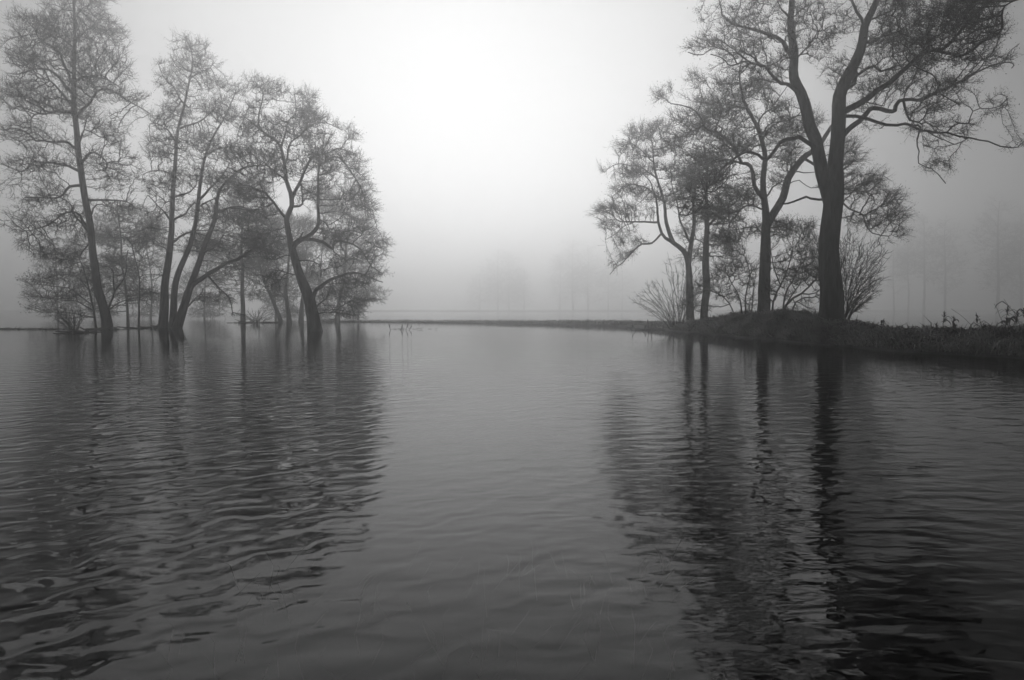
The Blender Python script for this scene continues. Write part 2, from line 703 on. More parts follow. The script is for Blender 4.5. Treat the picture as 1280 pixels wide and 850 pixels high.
        # side spurs
        for f in (.3, .6):
            c0 = A0 + (A2 - A0) * f
            V, T3 = spikes(c0, c0 + unit(d + r.normal(0, .8, d.shape)) * L * r.uniform(.3, .6, L.shape), rr * .8)
            crown.add(V, T3)
        # buds, catkins and small cones
        c0 = np.vstack([A2, A0 + (A2 - A0) * .65])
        m = len(c0)
        o3 = r.normal(0, bud, (m, 3, 3))
        V = (c0[:, None] + r.normal(0, .03, (m, 1, 3)) + o3).reshape(-1, 3)
        crown.add(V, np.arange(m * 3).reshape(-1, 3))
        crown.build('crown', M_TWIG, root, origin)
    return root


# ================================================================== TREES OF THE LEFT GROUP (standing in the flood)
DA, DB, DC = 47.0, 51.0, 44.0
# tall single-stemmed alder
z1 = lambda *p: z(0, 0, 3.865, *p)
z1b = lambda *p: z(0, 210, 3.865, *p)
trunkA = z1b((518, 790), (515, 740), (495, 650), (470, 550), (452, 430), (440, 320), (425, 220), (405, 120), (390, 20)) + \
    z1((378, 730), (364, 580), (355, 430), (358, 300), (360, 180), (362, 90), (355, 20), (352, -80), (350, -190), (346, -290))
make_tree('alder_tree', (132, 413), DA,
          [(trunkA, 14, 1.2, 0, [13, 10.8, 9.6, 8.8, 8.1, 7.5, 6.9, 6.4, 5.8, 5.1, 4.4, 3.5, 2.6, 1.7, 1])],
          [(z1((348, 525), (300, 450), (240, 395), (160, 380)), 3, 1),
           (z1((345, 470), (290, 390), (230, 340), (170, 330), (90, 355), (20, 350)), 3, .9),
           (z1((352, 430), (320, 330), (290, 270), (230, 215), (160, 155)), 3, .9),
           (z1((355, 250), (310, 180), (270, 110)), 2, .8),
           (z1((360, 400), (400, 378), (460, 380), (530, 400), (590, 430)), 2.6, .9),
           (z1((370, 590), (420, 510), (480, 445), (530, 432), (575, 460), (640, 500), (710, 540)), 3.4, .9),
           (z1((360, 195), (420, 150), (480, 120)), 2, .8),
           (z1((362, 90), (400, 40), (430, 10)), 1.6, .7),
           (z1((352, 560), (280, 540), (190, 545), (145, 570), (132, 640)), 3, .9),
           (z1((365, 720), (300, 685), (220, 682), (155, 672), (110, 630), (50, 620), (0, 635)), 3, .9),
           (z1((378, 840), (310, 800), (230, 790), (170, 778), (100, 820)), 3, .9),
           (z1((385, 800), (430, 745), (470, 745), (515, 790), (512, 840)), 3, .9),
           (z1((375, 700), (420, 635), (470, 650)), 2.4, .9),
           (z1b((395, 80), (340, 90), (290, 135), (220, 150), (120, 140)), 3, .9),
           (z1b((428, 330), (370, 240), (330, 170), (290, 145)), 3, .9),
           (z1b((428, 330), (390, 225), (340, 215), (290, 235), (200, 290), (100, 300)), 3, .9),
           (z1b((415, 165), (500, 150), (580, 155), (650, 180)), 2.6, .9),
           (z1b((430, 240), (470, 185), (510, 175)), 2.2, .9),
           (z1b((440, 340), (400, 400), (385, 440)), 2, .9),
           (z1b((515, 700), (560, 590), (595, 530), (620, 400)), 2.2, .8),
           (z1b((555, 590), (545, 510), (520, 480), (490, 470)), 1.6, .8),
           (z1b((520, 690), (600, 645), (665, 630)), 1.6, .7)],
          [(90, -62, 16, 14), (84, -40, 26, 16), (104, -35, 22, 16), (70, -15, 30, 16), (110, -12, 30, 18), (92, 5, 36, 26), (45, 32, 32, 22), (80, 40, 35, 25), (122, 35, 32, 25), (140, 50, 22, 16), (32, 60, 26, 20), (40, 90, 36, 22), (100, 75, 45, 25), (140, 85, 24, 20),
           (20, 110, 22, 16), (120, 105, 38, 22), (160, 118, 22, 14), (172, 135, 12, 9), (40, 130, 36, 18), (85, 130, 36, 24), (22, 165, 24, 16), (60, 160, 32, 18), (130, 150, 24, 16), (135, 172, 25, 16),
           (35, 200, 34, 20), (75, 200, 28, 20), (130, 195, 30, 20), (155, 205, 24, 16), (15, 225, 16, 12), (45, 240, 36, 20), (80, 245, 30, 18), (135, 225, 28, 18),
           (30, 275, 26, 16), (60, 285, 36, 16), (90, 270, 22, 18), (45, 312, 30, 12), (75, 318, 28, 12), (28, 322, 12, 9), (150, 250, 26, 16), (92, 298, 20, 14)],
          11, 'tall straight bare tree with a single trunk in the flood beside the level-branched sapling', density=2.3, wig=.05, bud=.015, twigs=2.4, limb_w=1.3)

# three-stemmed alder
zb = lambda *p: z(160, 30, 2.125, *p)
z3 = lambda *p: z(180, 200, 3.695, *p)
make_tree('alder_tree', (208, 410), DB,
          [(zb((92, 808), (100, 680), (115, 540), (122, 400), (130, 300), (145, 230), (160, 160), (172, 100), (165, 45)), 11, 1.2, 0, [11, 9.5, 8, 6.8, 5.5, 4.2, 3, 2, 1]),
           (zb((117, 804), (130, 680), (170, 570), (188, 470), (198, 390), (215, 320), (260, 240), (285, 180)), 9, 1, 1.0, [9, 7.5, 6.5, 5.5, 4.5, 3.2, 2, 1]),
           (zb((124, 808), (165, 700), (200, 600), (230, 520), (245, 440), (290, 390), (330, 370)), 11, 1, -1.2, [12, 10, 7.5, 6, 4.5, 2.5, 1])],
          [(z3((120, 285), (70, 230), (20, 160)), 2.2, .8), (z3((138, 185), (200, 155), (245, 120)), 2.5, .9), (z3((135, 270), (200, 230), (240, 200)), 2.5, .9),
           (z3((120, 385), (180, 350), (230, 335), (300, 330)), 2.6, .9), (z3((258, 190), (330, 110), (400, 20)), 3, .9), (z3((250, 215), (340, 170)), 2, .9),
           (z3((330, 250), (400, 225), (500, 230), (560, 250)), 2.6, .9), (z3((335, 235), (420, 210), (520, 240)), 2.2, .8), (z3((270, 425), (340, 380), (370, 345)), 2.6, .9),
           (z3((215, 580), (300, 525), (380, 480), (470, 435), (560, 405), (640, 370)), 5, 1.2, -2.5), (z3((290, 535), (340, 590), (390, 640), (400, 690)), 2, .8),
           (z3((170, 720), (240, 640), (300, 610)), 2, .8), (zb((125, 320), (90, 270), (60, 265)), 2, .8), (zb((135, 290), (190, 255), (230, 230)), 2, .8),
           (zb((150, 210), (110, 150), (85, 115)), 1.8, .7), (zb((165, 150), (210, 120), (235, 110)), 1.6, .7), (zb((120, 400), (85, 385), (60, 390)), 2, .8), (zb((205, 350), (250, 330), (300, 325)), 2, .8)],
          [(238, 60, 22, 14), (225, 85, 28, 14), (250, 78, 24, 14), (208, 92, 16, 9), (230, 112, 30, 16), (262, 105, 18, 14), (215, 142, 30, 16), (200, 152, 18, 12), (265, 135, 24, 18), (293, 115, 16, 16), (290, 145, 26, 20),
           (215, 180, 30, 18), (195, 192, 18, 12), (250, 170, 26, 20), (275, 185, 30, 20), (312, 175, 20, 20), (200, 228, 26, 18), (235, 215, 26, 22), (280, 228, 34, 20), (315, 235, 24, 18),
           (195, 262, 26, 16), (232, 260, 26, 20), (275, 268, 32, 18), (315, 275, 28, 16), (200, 295, 26, 14), (250, 305, 32, 16), (300, 305, 34, 14), (338, 305, 22, 14), (290, 335, 22, 13), (270, 372, 24, 9), (295, 392, 14, 4)],
          12, 'bare tree of three stems spreading from one stump in the flood', density=2.6, wig=.05, bud=.015, twigs=2.5, limb_w=1.3)

# crooked leaning tree
zc = lambda *p: z(280, 80, 2.429, *p)
z4 = lambda *p: z(340, 260, 5.3125, *p)
make_tree('alder_tree', (394.5, 415), DC,
          [(zc((279, 822), (262, 740), (235, 660), (212, 580), (195, 520), (187, 470), (205, 430), (203, 390), (187, 350), (185, 300), (175, 255), (150, 230), (110, 200), (108, 150), (118, 90), (95, 50)),
            17, 1.2, 0, [18, 17, 15, 13.5, 11, 10, 7.5, 6, 5.5, 4.8, 4, 3.2, 2.6, 2, 1.4, .9])],
          [(zc((205, 400), (230, 345), (270, 290), (310, 270), (360, 255), (390, 260)), 4.5, 1), (zc((203, 440), (225, 435), (241, 420), (237, 370), (232, 330)), 3.2, 1),
           (zc((210, 555), (240, 525), (270, 500), (292, 465), (285, 410), (283, 350), (300, 290), (320, 230)), 6, 1.2, -1.5),
           (z4((150, 270), (170, 215), (240, 208), (330, 240), (400, 278), (415, 232), (500, 255), (600, 295), (660, 380), (720, 410)), 5.5, 1, 1.5),
           (z4((240, 640), (290, 570), (350, 500), (430, 455), (520, 445), (620, 460), (700, 480)), 6, 1, -1.2), (z4((285, 690), (310, 640), (380, 590), (410, 520), (440, 470)), 2.6, .9),
           (z4((300, 720), (340, 700), (420, 690), (500, 650)), 1.8, .8), (z4((165, 350), (230, 342), (290, 370), (330, 430)), 2, .8), (z4((160, 460), (110, 430), (40, 425), (0, 435)), 2, .8),
           (zc((185, 470), (150, 430), (135, 400), (100, 380), (60, 375), (20, 385)), 3.4, .9, -2), (zc((175, 255), (200, 180), (230, 110)), 2.4, .8), (zc((185, 300), (230, 210), (290, 175), (350, 200)), 2.6, .8),
           (zc((110, 200), (80, 165), (50, 150)), 1.8, .7), (zc((290, 300), (350, 300), (410, 370), (440, 440)), 2.4, .8), (zc((187, 350), (140, 310), (90, 310), (30, 340)), 2.4, .8),
           (z4((140, 225), (190, 195), (210, 170), (185, 155)), 3, 1.2, -.4), (z4((320, 70), (370, 120), (380, 200)), 1.5, .6), (zc((212, 590), (170, 585), (110, 600)), 1.6, .7)],
          [(322, 108, 20, 9), (340, 112, 22, 10), (380, 124, 18, 10), (345, 135, 28, 14), (318, 135, 12, 12), (385, 148, 28, 16), (405, 152, 14, 12), (350, 165, 30, 16), (310, 165, 16, 14), (415, 170, 26, 16), (440, 172, 12, 10), (380, 178, 30, 16),
           (330, 195, 28, 14), (300, 195, 20, 14), (400, 200, 30, 16), (440, 200, 18, 18), (360, 215, 26, 16), (318, 220, 28, 14), (290, 222, 18, 10), (420, 225, 28, 16), (450, 232, 16, 18), (385, 240, 22, 14), (320, 245, 26, 12), (460, 258, 12, 16),
           (440, 250, 22, 14), (335, 262, 18, 12), (410, 268, 18, 12), (450, 285, 20, 12), (425, 292, 24, 12), (470, 305, 16, 11), (482, 322, 8, 7), (455, 325, 22, 11), (330, 295, 22, 12), (310, 318, 22, 10), (430, 325, 26, 12), (465, 340, 16, 8), (395, 330, 20, 14),
           (440, 352, 28, 9), (415, 365, 22, 10), (440, 375, 26, 8), (405, 385, 18, 8), (345, 345, 18, 14), (430, 392, 20, 5), (340, 318, 16, 10)],
          13, 'crooked leaning bare tree with twisting limbs, its foot alone in the water', density=4.2, wig=.08, step=.19, kill=.14, twigs=2.8, bud=.016, limb_w=1.15)

# hazier trees behind the left group
DD = 74.0


def back_tree(trunks, limbs, blobs, seed, label, depth=DD, density=1.5, group='hazy trees behind the flooded group', name='alder_tree', twigs=2.6):
    b = trunks[0][0][0]
    return make_tree(name, b, depth, trunks, limbs, blobs, seed, label, 'tree', group, density=density * 1.3, step=.27, kill=.20, bud=.015, twigs=twigs, twig_r=.011, twig_len=(.25, .65), clump=.9)


back_tree([(z3((458, 745), (455, 650), (455, 520), (450, 400), (455, 280), (460, 200)), 7, 1.5)],
          [(z3((456, 540), (420, 480), (380, 440)), 2, .8), (z3((456, 500), (500, 430), (540, 400)), 2, .8), (z3((453, 420), (400, 350), (370, 330)), 1.8, .8)],
          [(300, 265, 30, 20), (320, 290, 26, 18), (285, 300, 26, 18), (305, 325, 30, 14), (330, 345, 20, 14), (280, 350, 22, 14), (300, 240, 24, 16)], 21,
          'hazy upright tree behind the crooked leaning one, thick pale trunk above a low bush')
back_tree([(z3((640, 745), (600, 660), (560, 570), (535, 500), (520, 400), (500, 320)), 6, 1.2)],
          [(z3((575, 600), (530, 570), (490, 560)), 1.8, .7), (z3((545, 530), (590, 460), (620, 420)), 2, .7)],
          [(318, 345, 24, 14), (335, 325, 22, 16), (320, 300, 22, 16), (312, 370, 18, 10), (345, 360, 16, 12)], 22,
          'hazy slanting tree, its trunk tilted towards the three-stemmed clump')
back_tree([(z4((120, 755), (100, 640), (90, 520), (110, 380), (120, 200)), 7, 1.2), (z4((190, 755), (200, 640), (215, 500), (240, 350)), 7, 1.2, 1.5)],
          [(z4((105, 640), (60, 560), (20, 540)), 1.8, .7)],
          [(352, 355, 18, 16), (372, 320, 22, 18), (385, 290, 22, 18), (360, 285, 20, 16), (395, 350, 18, 16)], 23,
          'hazy twin-trunked tree right behind the crooked leaning trunk')
back_tree([(z4((428, 760), (450, 600), (480, 450), (488, 300), (505, 150), (520, 40)), 7, 1.3)],
          [(z4((470, 500), (540, 470), (600, 500)), 2, .8), (z4((485, 350), (560, 300), (640, 320)), 2, .8), (z4((445, 640), (560, 620), (690, 610)), 1.6, .6), (z4((490, 290), (420, 200), (380, 180)), 2, .8)],
          [(435, 265, 24, 16), (452, 275, 18, 16), (460, 300, 18, 14), (440, 235, 22, 18), (415, 250, 20, 16), (455, 365, 16, 9), (440, 385, 24, 8), (470, 375, 12, 4), (445, 345, 24, 12), (420, 310, 20, 16), (415, 400, 14, 3), (425, 365, 20, 10)], 24,
          'hazy tree with long low twigs showing past the crooked leaning tree')
back_tree([([(160, 405), (158, 370), (152, 330), (150, 290), (146, 250)], 4, 1)],
          [([(158, 372), (140, 352), (120, 345)], 1.4, .6), ([(155, 345), (175, 325), (190, 320)], 1.4, .6)],
          [(150, 270, 26, 16), (130, 300, 24, 16), (165, 300, 28, 18), (145, 335, 30, 16), (180, 335, 24, 18), (120, 350, 22, 14), (155, 365, 30, 14), (185, 370, 22, 12), (130, 385, 24, 8), (190, 285, 18, 16)], 25,
          'hazy many-twigged tree filling the gap between the tall straight tree and the three stems', depth=62)

for k, (x, tp, dd, wid, lab) in enumerate([
    (72, 300, 88, 34, 'very pale low tree showing under the spreading side of the tall straight tree'),
    (118, 270, 92, 30, 'very pale tree directly behind the tall straight trunk'),
    (188, 262, 96, 32, 'very pale tree behind the gap next to the three stems'),
    (255, 285, 98, 34, 'very pale tree seen between the spread stems of the three-stemmed clump'),
    (345, 262, 94, 36, 'very pale wide tree behind the slanting hazy trunk'),
    (400, 232, 96, 36, 'very pale tall tree behind the twisting limbs of the crooked tree'),
    (448, 300, 90, 26, 'very pale outermost tree past the crooked tree, thin twigs near the waterline')]):
    q_ = np.random.default_rng(700 + k)
    by = 386 + 849 * CAM_H / (dd * K)
    bl = [(x + q_.uniform(-1, 1) * wid * (.5 + .5 * math.sin(3.1 * u)), tp + 10 + (by - tp - 16) * u, wid * q_.uniform(.4, .65), 13) for u in np.linspace(0, 1, 13)]
    li = [([(x, by - (by - tp) * u), (x + sg * wid * .5, by - (by - tp) * u - 7), (x + sg * wid, by - (by - tp) * u - q_.uniform(-4, 10))], 1.3, .5) for u, sg in ((.15, 1), (.22, -1), (.35, 1), (.45, -1), (.6, 1), (.7, -1))]
    back_tree([([(x, by), (x + q_.uniform(-3, 3), by - (by - tp) * .35), (x + q_.uniform(-6, 6), by - (by - tp) * .7), (x + q_.uniform(-6, 6), tp + 6)], 2.6, .8)], li, bl, 750 + k, lab, depth=dd, density=.8,
              group='very pale trees deepest behind the flooded group')

# saplings and small bushes of the left group
make_tree('sapling', (121, 410), 49.0,
          [(z1b((470, 772), (445, 660), (425, 560), (400, 480), (380, 430), (360, 380)), 3.2, .9)],
          [(z1b((445, 650), (350, 590), (280, 572), (120, 560)), 1.6, .6, -1.5), (z1b((455, 690), (380, 650), (300, 640), (100, 610)), 1.6, .6, 1), (z1b((460, 708), (330, 700), (200, 690)), 1.4, .6, -1),
           (z1b((430, 580), (360, 520), (250, 520)), 1.4, .6), (z1b((465, 730), (380, 720), (260, 725)), 1.2, .5)],
          [(45, 352, 22, 5), (70, 348, 30, 8), (40, 366, 18, 4), (70, 370, 34, 8), (95, 345, 20, 14), (60, 386, 24, 6), (90, 385, 26, 10), (85, 330, 20, 8), (105, 365, 16, 14)], 31,
          'thin sapling with long level branches reaching away from the tall straight tree', 'sapling', density=5, step=.25, kill=.25, twigs=2.6, twig_r=.007, bark=M_SHRUB)
make_tree('sapling', (173.5, 411), 50.0,
          [(z1b((670, 782), (672, 650), (672, 530), (655, 450), (635, 370)), 3, 1.2)],
          [(z1b((637, 375), (600, 330), (560, 320)), 1.5, .6), (z1b((637, 370), (690, 345), (740, 350)), 1.5, .6), (z1b((672, 530), (700, 515), (760, 510)), 1.2, .5), (z1b((650, 430), (610, 420), (570, 440)), 1.0, .5),
           (z1b((672, 640), (600, 660), (550, 680)), 1.0, .5)],
          [(165, 300, 26, 10), (150, 290, 20, 10), (185, 300, 18, 10), (190, 345, 18, 8), (150, 325, 18, 10), (165, 330, 16, 10), (145, 375, 18, 6), (195, 365, 14, 8)], 32,
          'slender upright sapling between the tall straight tree and the three stems', 'sapling', density=3.5, step=.28, kill=.28, twigs=2.2, twig_r=.007, bark=M_SHRUB)


def make_shrub(name, base, depth, tips, seed, label, group=None, stems=24, w=1.5, jitter=.12, twigs=7, bow=.25, spread_depth=.7, cat='shrub', base_spread=4):
    """fan of arching stems from one stool; tips is the fan outline in photo pixels"""
    r = np.random.default_rng(seed)
    depth = depth * K
    mpp = depth / F
    origin = at(*base, depth)
    root = empty(name, origin)
    tag(root, label, cat, group)
    tw = Bag()
    tips = np.array(tips, float)
    for i in range(stems):
        t = (i + r.uniform(-.4, .4)) / max(stems - 1, 1) * (len(tips) - 1)
        t = np.clip(t, 0, len(tips) - 1)
        k = min(int(t), len(tips) - 2)
        tp = tips[k] + (tips[k + 1] - tips[k]) * (t - k)
        f = r.uniform(.55, 1.0) if i % 2 else r.uniform(.85, 1.03)
        bp = np.array(base) + [r.uniform(-base_spread, base_spread), r.uniform(-1, 1)]
        tp = bp + (tp - bp) * f
        L = np.linalg.norm(tp - bp) * mpp
        dzz = r.uniform(-1, 1) * L * spread_depth
        up = np.array([0, -1.0]) * np.linalg.norm(tp - bp) * bow * r.uniform(.3, 1)
        m1 = bp + (tp - bp) * .35 + up * .7
        m2 = bp + (tp - bp) * .7 + up * .6
        P3 = np.array([at(*bp, depth + r.uniform(-.15, .15)), at(*m1, depth + dzz * .35), at(*m2, depth + dzz * .7), at(*tp, depth + dzz)])
        P3[0, 2] -= .25
        Q = catmull(P3, 6)
        Q[2:] += np.cumsum(r.normal(0, .016, Q[2:].shape), 0) * L / 2
        R = np.linspace(w * mpp / 2 * r.uniform(.6, 1.1), .006, len(Q))
        V, T3, Q4 = tube(Q, R, 5)
        b = Bag(); b.add(V, T3, Q4)
        b.build('stem', M_SHRUB, root, origin, True)
        # side twigs
        n = int(twigs * (1 + L))
        ti = r.integers(4, len(Q) - 1, n)
        d0 = unit(Q[ti + 1] - Q[ti])
        d = unit(d0 + r.normal(0, .55, d0.shape))
        ln = r.uniform(.15, .45, (n, 1)) * min(1.6, .5 + L * .3) * QS
        A0 = Q[ti]; A1 = A0 + d * ln * .6
        A2 = A1 + unit(d + d0 * .4 + r.normal(0, .2, d.shape) + [0, 0, .1]) * ln * .6
        rr = np.full(n, .0055)
        V, Q4 = frustums(A0, A1, rr, rr * .8, 3); tw.add(V, None, Q4)
        V, T3 = spikes(A1, A2, rr * .8); tw.add(V, T3)
        V, T3 = spikes(A1, A1 + unit(d + r.normal(0, .5, d.shape)) * ln * .6, rr * .8); tw.add(V, T3)
    if tw.n:
        tw.build('twigs', M_TWIG, root, origin)
    return root


make_shrub('bush', (93, 415), 43.0, [(66, 395), (72, 388), (84, 386), (98, 386), (108, 392)], 41, 'small rounded bush on a scrap of drift in front of the level-branched sapling', stems=22, w=1.3, bow=.05)
make_shrub('bush', (321, 404), 68.0, [(298, 398), (306, 388), (321, 384), (334, 388), (345, 397)], 42, 'low hazy bush at the foot of the thick pale trunk', stems=20, w=1.2, bow=.05)

# ================================================================== TREES OF THE BANK
DE, DF, DG, DG2 = 30.0, 36.5, 46.0, 44.0
ze = lambda *p: z(850, 0, 2.977, *p)
zr = lambda *p: z(900, 180, 2.834, *p)
z5 = lambda *p: z(820, 60, 3.5417, *p)
z6 = lambda *p: z(1040, 0, 3.696, *p)
zg = lambda *p: z(730, 80, 2.429, *p)
baseE = (1043, 407)
make_tree('oak_tree', baseE, DE,
          [(zr((405, 645), (400, 560), (394, 460), (390, 330), (394, 200), (404, 110), (414, 40)) + ze((592, 520), (592, 430), (595, 350), (622, 280), (650, 220), (680, 150), (690, 95), (720, 30), (745, -40), (760, -160), (740, -300)),
            33, 2, 0, [32, 29, 26.5, 25, 24.5, 23, 18, 17, 16, 14, 12, 10, 8, 6, 4, 2]),
           (zr((388, 240), (370, 150), (350, 70)) + ze((502, 520), (484, 460), (460, 400), (435, 320), (428, 260), (425, 200), (410, 130), (405, 70), (412, 0), (400, -120), (420, -240)),
            16, 2, 1.0, [16, 16, 15, 14, 12.5, 11, 9.5, 8, 6.5, 4, 2])],
          [(ze((428, 230), (385, 160), (340, 135), (270, 110), (200, 100), (165, 70), (150, 20), (135, -40)), 7, 1.5, 2.0),
           (ze((440, 345), (370, 295), (330, 245), (270, 240), (215, 250), (170, 215), (140, 180)), 6, 1.2, -2.0),
           (ze((215, 248), (160, 175), (90, 200), (30, 225)), 2, .8),
           (ze((505, 570), (480, 555), (420, 540), (370, 545), (290, 575), (200, 605), (150, 630), (110, 690)) + zg((400, 345), (380, 400), (350, 440), (310, 460)), 6.5, 1, -3.5),
           (ze((405, 70), (370, 30), (340, -10)), 4, 1), (ze((395, 165), (398, 130), (430, 115)), 2.5, 1), (ze((435, 230), (470, 170), (500, 125), (545, 120)), 3, 1),
           (ze((690, 95), (650, 30), (630, -10), (600, -80)), 5, 1.2), (ze((688, 100), (720, 70), (780, 30), (830, 40)), 3.5, 1),
           (ze((600, 360), (640, 250), (700, 180), (770, 100), (830, 70)), 8, 2, 1.5),
           (z6((120, 360), (170, 320), (250, 310), (340, 300), (390, 230), (420, 200)), 5, 1.2, 1.5),
           (z6((45, 530), (110, 490), (190, 400), (280, 350), (380, 290), (450, 245), (540, 195), (630, 110), (680, 50), (730, 0), (790, -60)), 9.5, 1.5, -4.5),
           (z6((480, 225), (560, 250), (660, 230), (740, 160), (790, 80), (835, 5), (870, -60)), 4, 1.2, -3.5),
           (z6((230, 180), (320, 160), (370, 185), (450, 190), (520, 180)), 3.2, .9, -2),
           (z6((50, 625), (90, 580), (150, 545), (240, 510), (330, 485), (420, 450), (480, 410), (560, 385), (640, 360), (700, 320), (780, 290), (887, 265)), 8.5, 1.4, 2.0),
           (z6((50, 550), (110, 540), (200, 570), (330, 555), (400, 580), (460, 595), (540, 620), (620, 665), (720, 680), (820, 690), (887, 680)), 5.5, 1.2, -2.5),
           (z6((335, 490), (345, 530), (370, 560), (440, 590)), 4, 2.2, -.6),
           (z6((370, 585), (408, 600), (405, 650), (428, 690), (430, 730), (480, 750), (510, 790)), 2.8, .8, -1),
           (z6((440, 595), (490, 645), (560, 675), (620, 670)), 1.8, .7), (z6((380, 320), (450, 350), (500, 385), (520, 420), (575, 440)), 2, .8),
           (z6((375, 330), (390, 370), (375, 395)), 1.6, .8), (z6((160, 460), (240, 490)), 2, 1), (z6((170, 565), (205, 575), (205, 615)), 2.5, 1, -.8),
           (z6((600, 150), (670, 130), (672, 90)), 1.8, .8), (z6((790, 290), (830, 210), (887, 200)), 2, .7), (zr((352, 200), (320, 195), (270, 212), (225, 228)), 4, 2.5, 1.5),
           (z6((540, 620), (600, 560), (680, 530), (740, 510)), 2, .7), (ze((850, -70), (950, -130), (1050, -120)), 4, 1, -2), (ze((745, -40), (850, -90), (950, -200)), 5, 1, 2), (ze((412, -10), (300, -110), (200, -140)), 5, 1, -2)],
          [(905, 12, 26, 20), (930, 25, 28, 18), (880, 15, 14, 14), (900, 50, 26, 16), (868, 58, 14, 10), (960, 15, 28, 22), (935, 60, 26, 16), (985, 30, 24, 26), (1010, 15, 20, 24), (960, 85, 30, 16), (910, 80, 26, 14), (925, 105, 28, 14), (985, 75, 22, 22), (1025, 60, 20, 22),
           (1040, 90, 22, 20), (1010, 100, 18, 18), (1050, 25, 22, 24), (1080, 10, 28, 20), (1110, 5, 30, 22), (1130, 30, 34, 22, -2), (1150, 5, 30, 24, -3), (1175, 25, 34, 22, -4), (1200, 5, 34, 20, -5), (1150, 55, 36, 20, -2), (1185, 55, 34, 20, -4), (1215, 35, 28, 22, -4),
           (1235, 10, 24, 18, -4), (1100, 60, 30, 20), (1080, 80, 24, 18), (1120, 85, 32, 18), (1160, 85, 32, 16), (1190, 85, 26, 14), (1215, 70, 22, 14, -3), (1100, 110, 30, 14), (1140, 105, 30, 14), (1180, 110, 26, 12), (1210, 98, 20, 10), (1240, 75, 22, 10), (1265, 72, 18, 8),
           (1165, 135, 30, 14), (1200, 140, 30, 14), (1230, 135, 22, 12), (1190, 160, 30, 10), (1150, 160, 18, 10), (1165, 178, 16, 8), (1170, 205, 18, 8), (1160, 218, 8, 6), (1185, 210, 10, 6), (1270, 180, 12, 6), (1245, 40, 18, 14), (1080, 135, 22, 10), (1095, 158, 16, 6),
           (940, -25, 34, 24), (900, -20, 24, 18), (990, -30, 34, 28), (1045, -30, 34, 28), (1100, -30, 36, 26), (1155, -30, 38, 24), (1205, -25, 26, 18), (970, -75, 36, 24), (1030, -85, 38, 28), (1090, -85, 38, 28), (1145, -75, 32, 24), (1060, -125, 40, 22), (1120, -125, 34, 20), (1000, -115, 28, 18),
           (890, 235, 18, 12, -3), (870, 255, 18, 12, -3.5), (900, 215, 18, 10, -3), (930, 205, 18, 10, -2.5)],
          14, 'largest darkest bare tree on the bank, thick trunk forking into two stems with wide limbs', density=4.2, step=.18, kill=.12, wig=.10, twig_len=(.14, .42), twig_r=.0055, twigs=4.4, bud=.014, tip_k=.75, limb_w=.88, base_z=-.3, min_z=3.0, flare=(.35, .8))

make_tree('alder_tree', (953, 393), DF,
          [(zr((150, 600), (153, 540), (155, 480), (160, 330), (158, 270), (152, 200), (153, 130), (155, 80)) + ze((312, 560), (285, 470), (245, 400), (225, 340), (215, 270), (230, 200)),
            19, 1.5, 0, [20, 16, 14, 13.5, 13, 11, 8, 7, 6, 5, 4, 2.5, 1.5]),
           (zr((160, 285), (190, 240), (220, 190), (245, 120), (290, 50)) + ze((480, 570), (520, 530), (560, 470), (600, 420)), 9, 2.5, 2.0, [10, 9.5, 9, 8, 7, 6, 4.5, 3])],
          [(zr((152, 190), (125, 150), (105, 110), (85, 70)) + ze((230, 600), (200, 555), (150, 510), (90, 460), (40, 420), (-20, 385)), 6, 1.2, -1.5), (ze((230, 600), (160, 600), (100, 590), (40, 600)), 2.5, .9),
           (ze((300, 510), (350, 450), (440, 400), (480, 370)), 2.5, .9), (ze((310, 540), (330, 490), (400, 450), (460, 440)), 2.5, .9), (ze((255, 420), (200, 410), (140, 390)), 2.5, .9), (ze((285, 470), (320, 400), (370, 350), (390, 300)), 2.5, .9),
           (zr((155, 225), (100, 230), (40, 260), (-30, 290)), 2.6, .9, -1), (zr((158, 320), (110, 290), (60, 300), (10, 330)), 2.2, .9), (zr((290, 55), (340, 70), (420, 140), (480, 170), (560, 210)), 4, 1.2, .5),
           (zr((340, 70), (430, 210), (510, 262), (560, 310), (610, 330)), 4, 1.2, -.5), (zr((245, 130), (280, 95), (330, 92)), 2.5, .9), (zr((235, 150), (280, 130), (320, 170)), 1.6, .7), (zr((165, 180), (220, 120), (260, 40), (285, 0)), 2.4, .8)],
          [(833, 118, 14, 12), (850, 122, 20, 12), (870, 130, 24, 14), (895, 140, 28, 14), (855, 150, 20, 12), (880, 165, 28, 14), (918, 125, 24, 16), (945, 115, 26, 16), (930, 150, 26, 16), (965, 140, 24, 18), (905, 180, 28, 14), (860, 185, 26, 12), (845, 175, 14, 8), (880, 200, 30, 12), (925, 190, 24, 16), (965, 175, 26, 18),
           (990, 165, 20, 18), (985, 195, 20, 16), (910, 225, 26, 14), (880, 230, 26, 12), (930, 250, 26, 16), (900, 265, 26, 14), (975, 225, 14, 14), (930, 285, 26, 14), (905, 300, 22, 12), (975, 285, 18, 14), (860, 245, 20, 10), (940, 215, 20, 14),
           (1065, 205, 22, 14), (1085, 225, 22, 14), (1070, 240, 24, 14), (1100, 250, 24, 14), (1115, 270, 18, 13), (1090, 275, 22, 12), (1122, 290, 12, 10), (1105, 300, 12, 9), (1065, 270, 18, 12), (1118, 302, 8, 6), (1060, 185, 14, 12), (1020, 150, 14, 14), (870, 102, 14, 10), (905, 105, 18, 12)],
          15, 'forked bare tree on the hump of the bank, next to the largest dark trunk', density=3.8, step=.19, kill=.13, base_z=-.3, min_z=2.0, twig_r=.007, wig=.08, twigs=4.2, bud=.016)

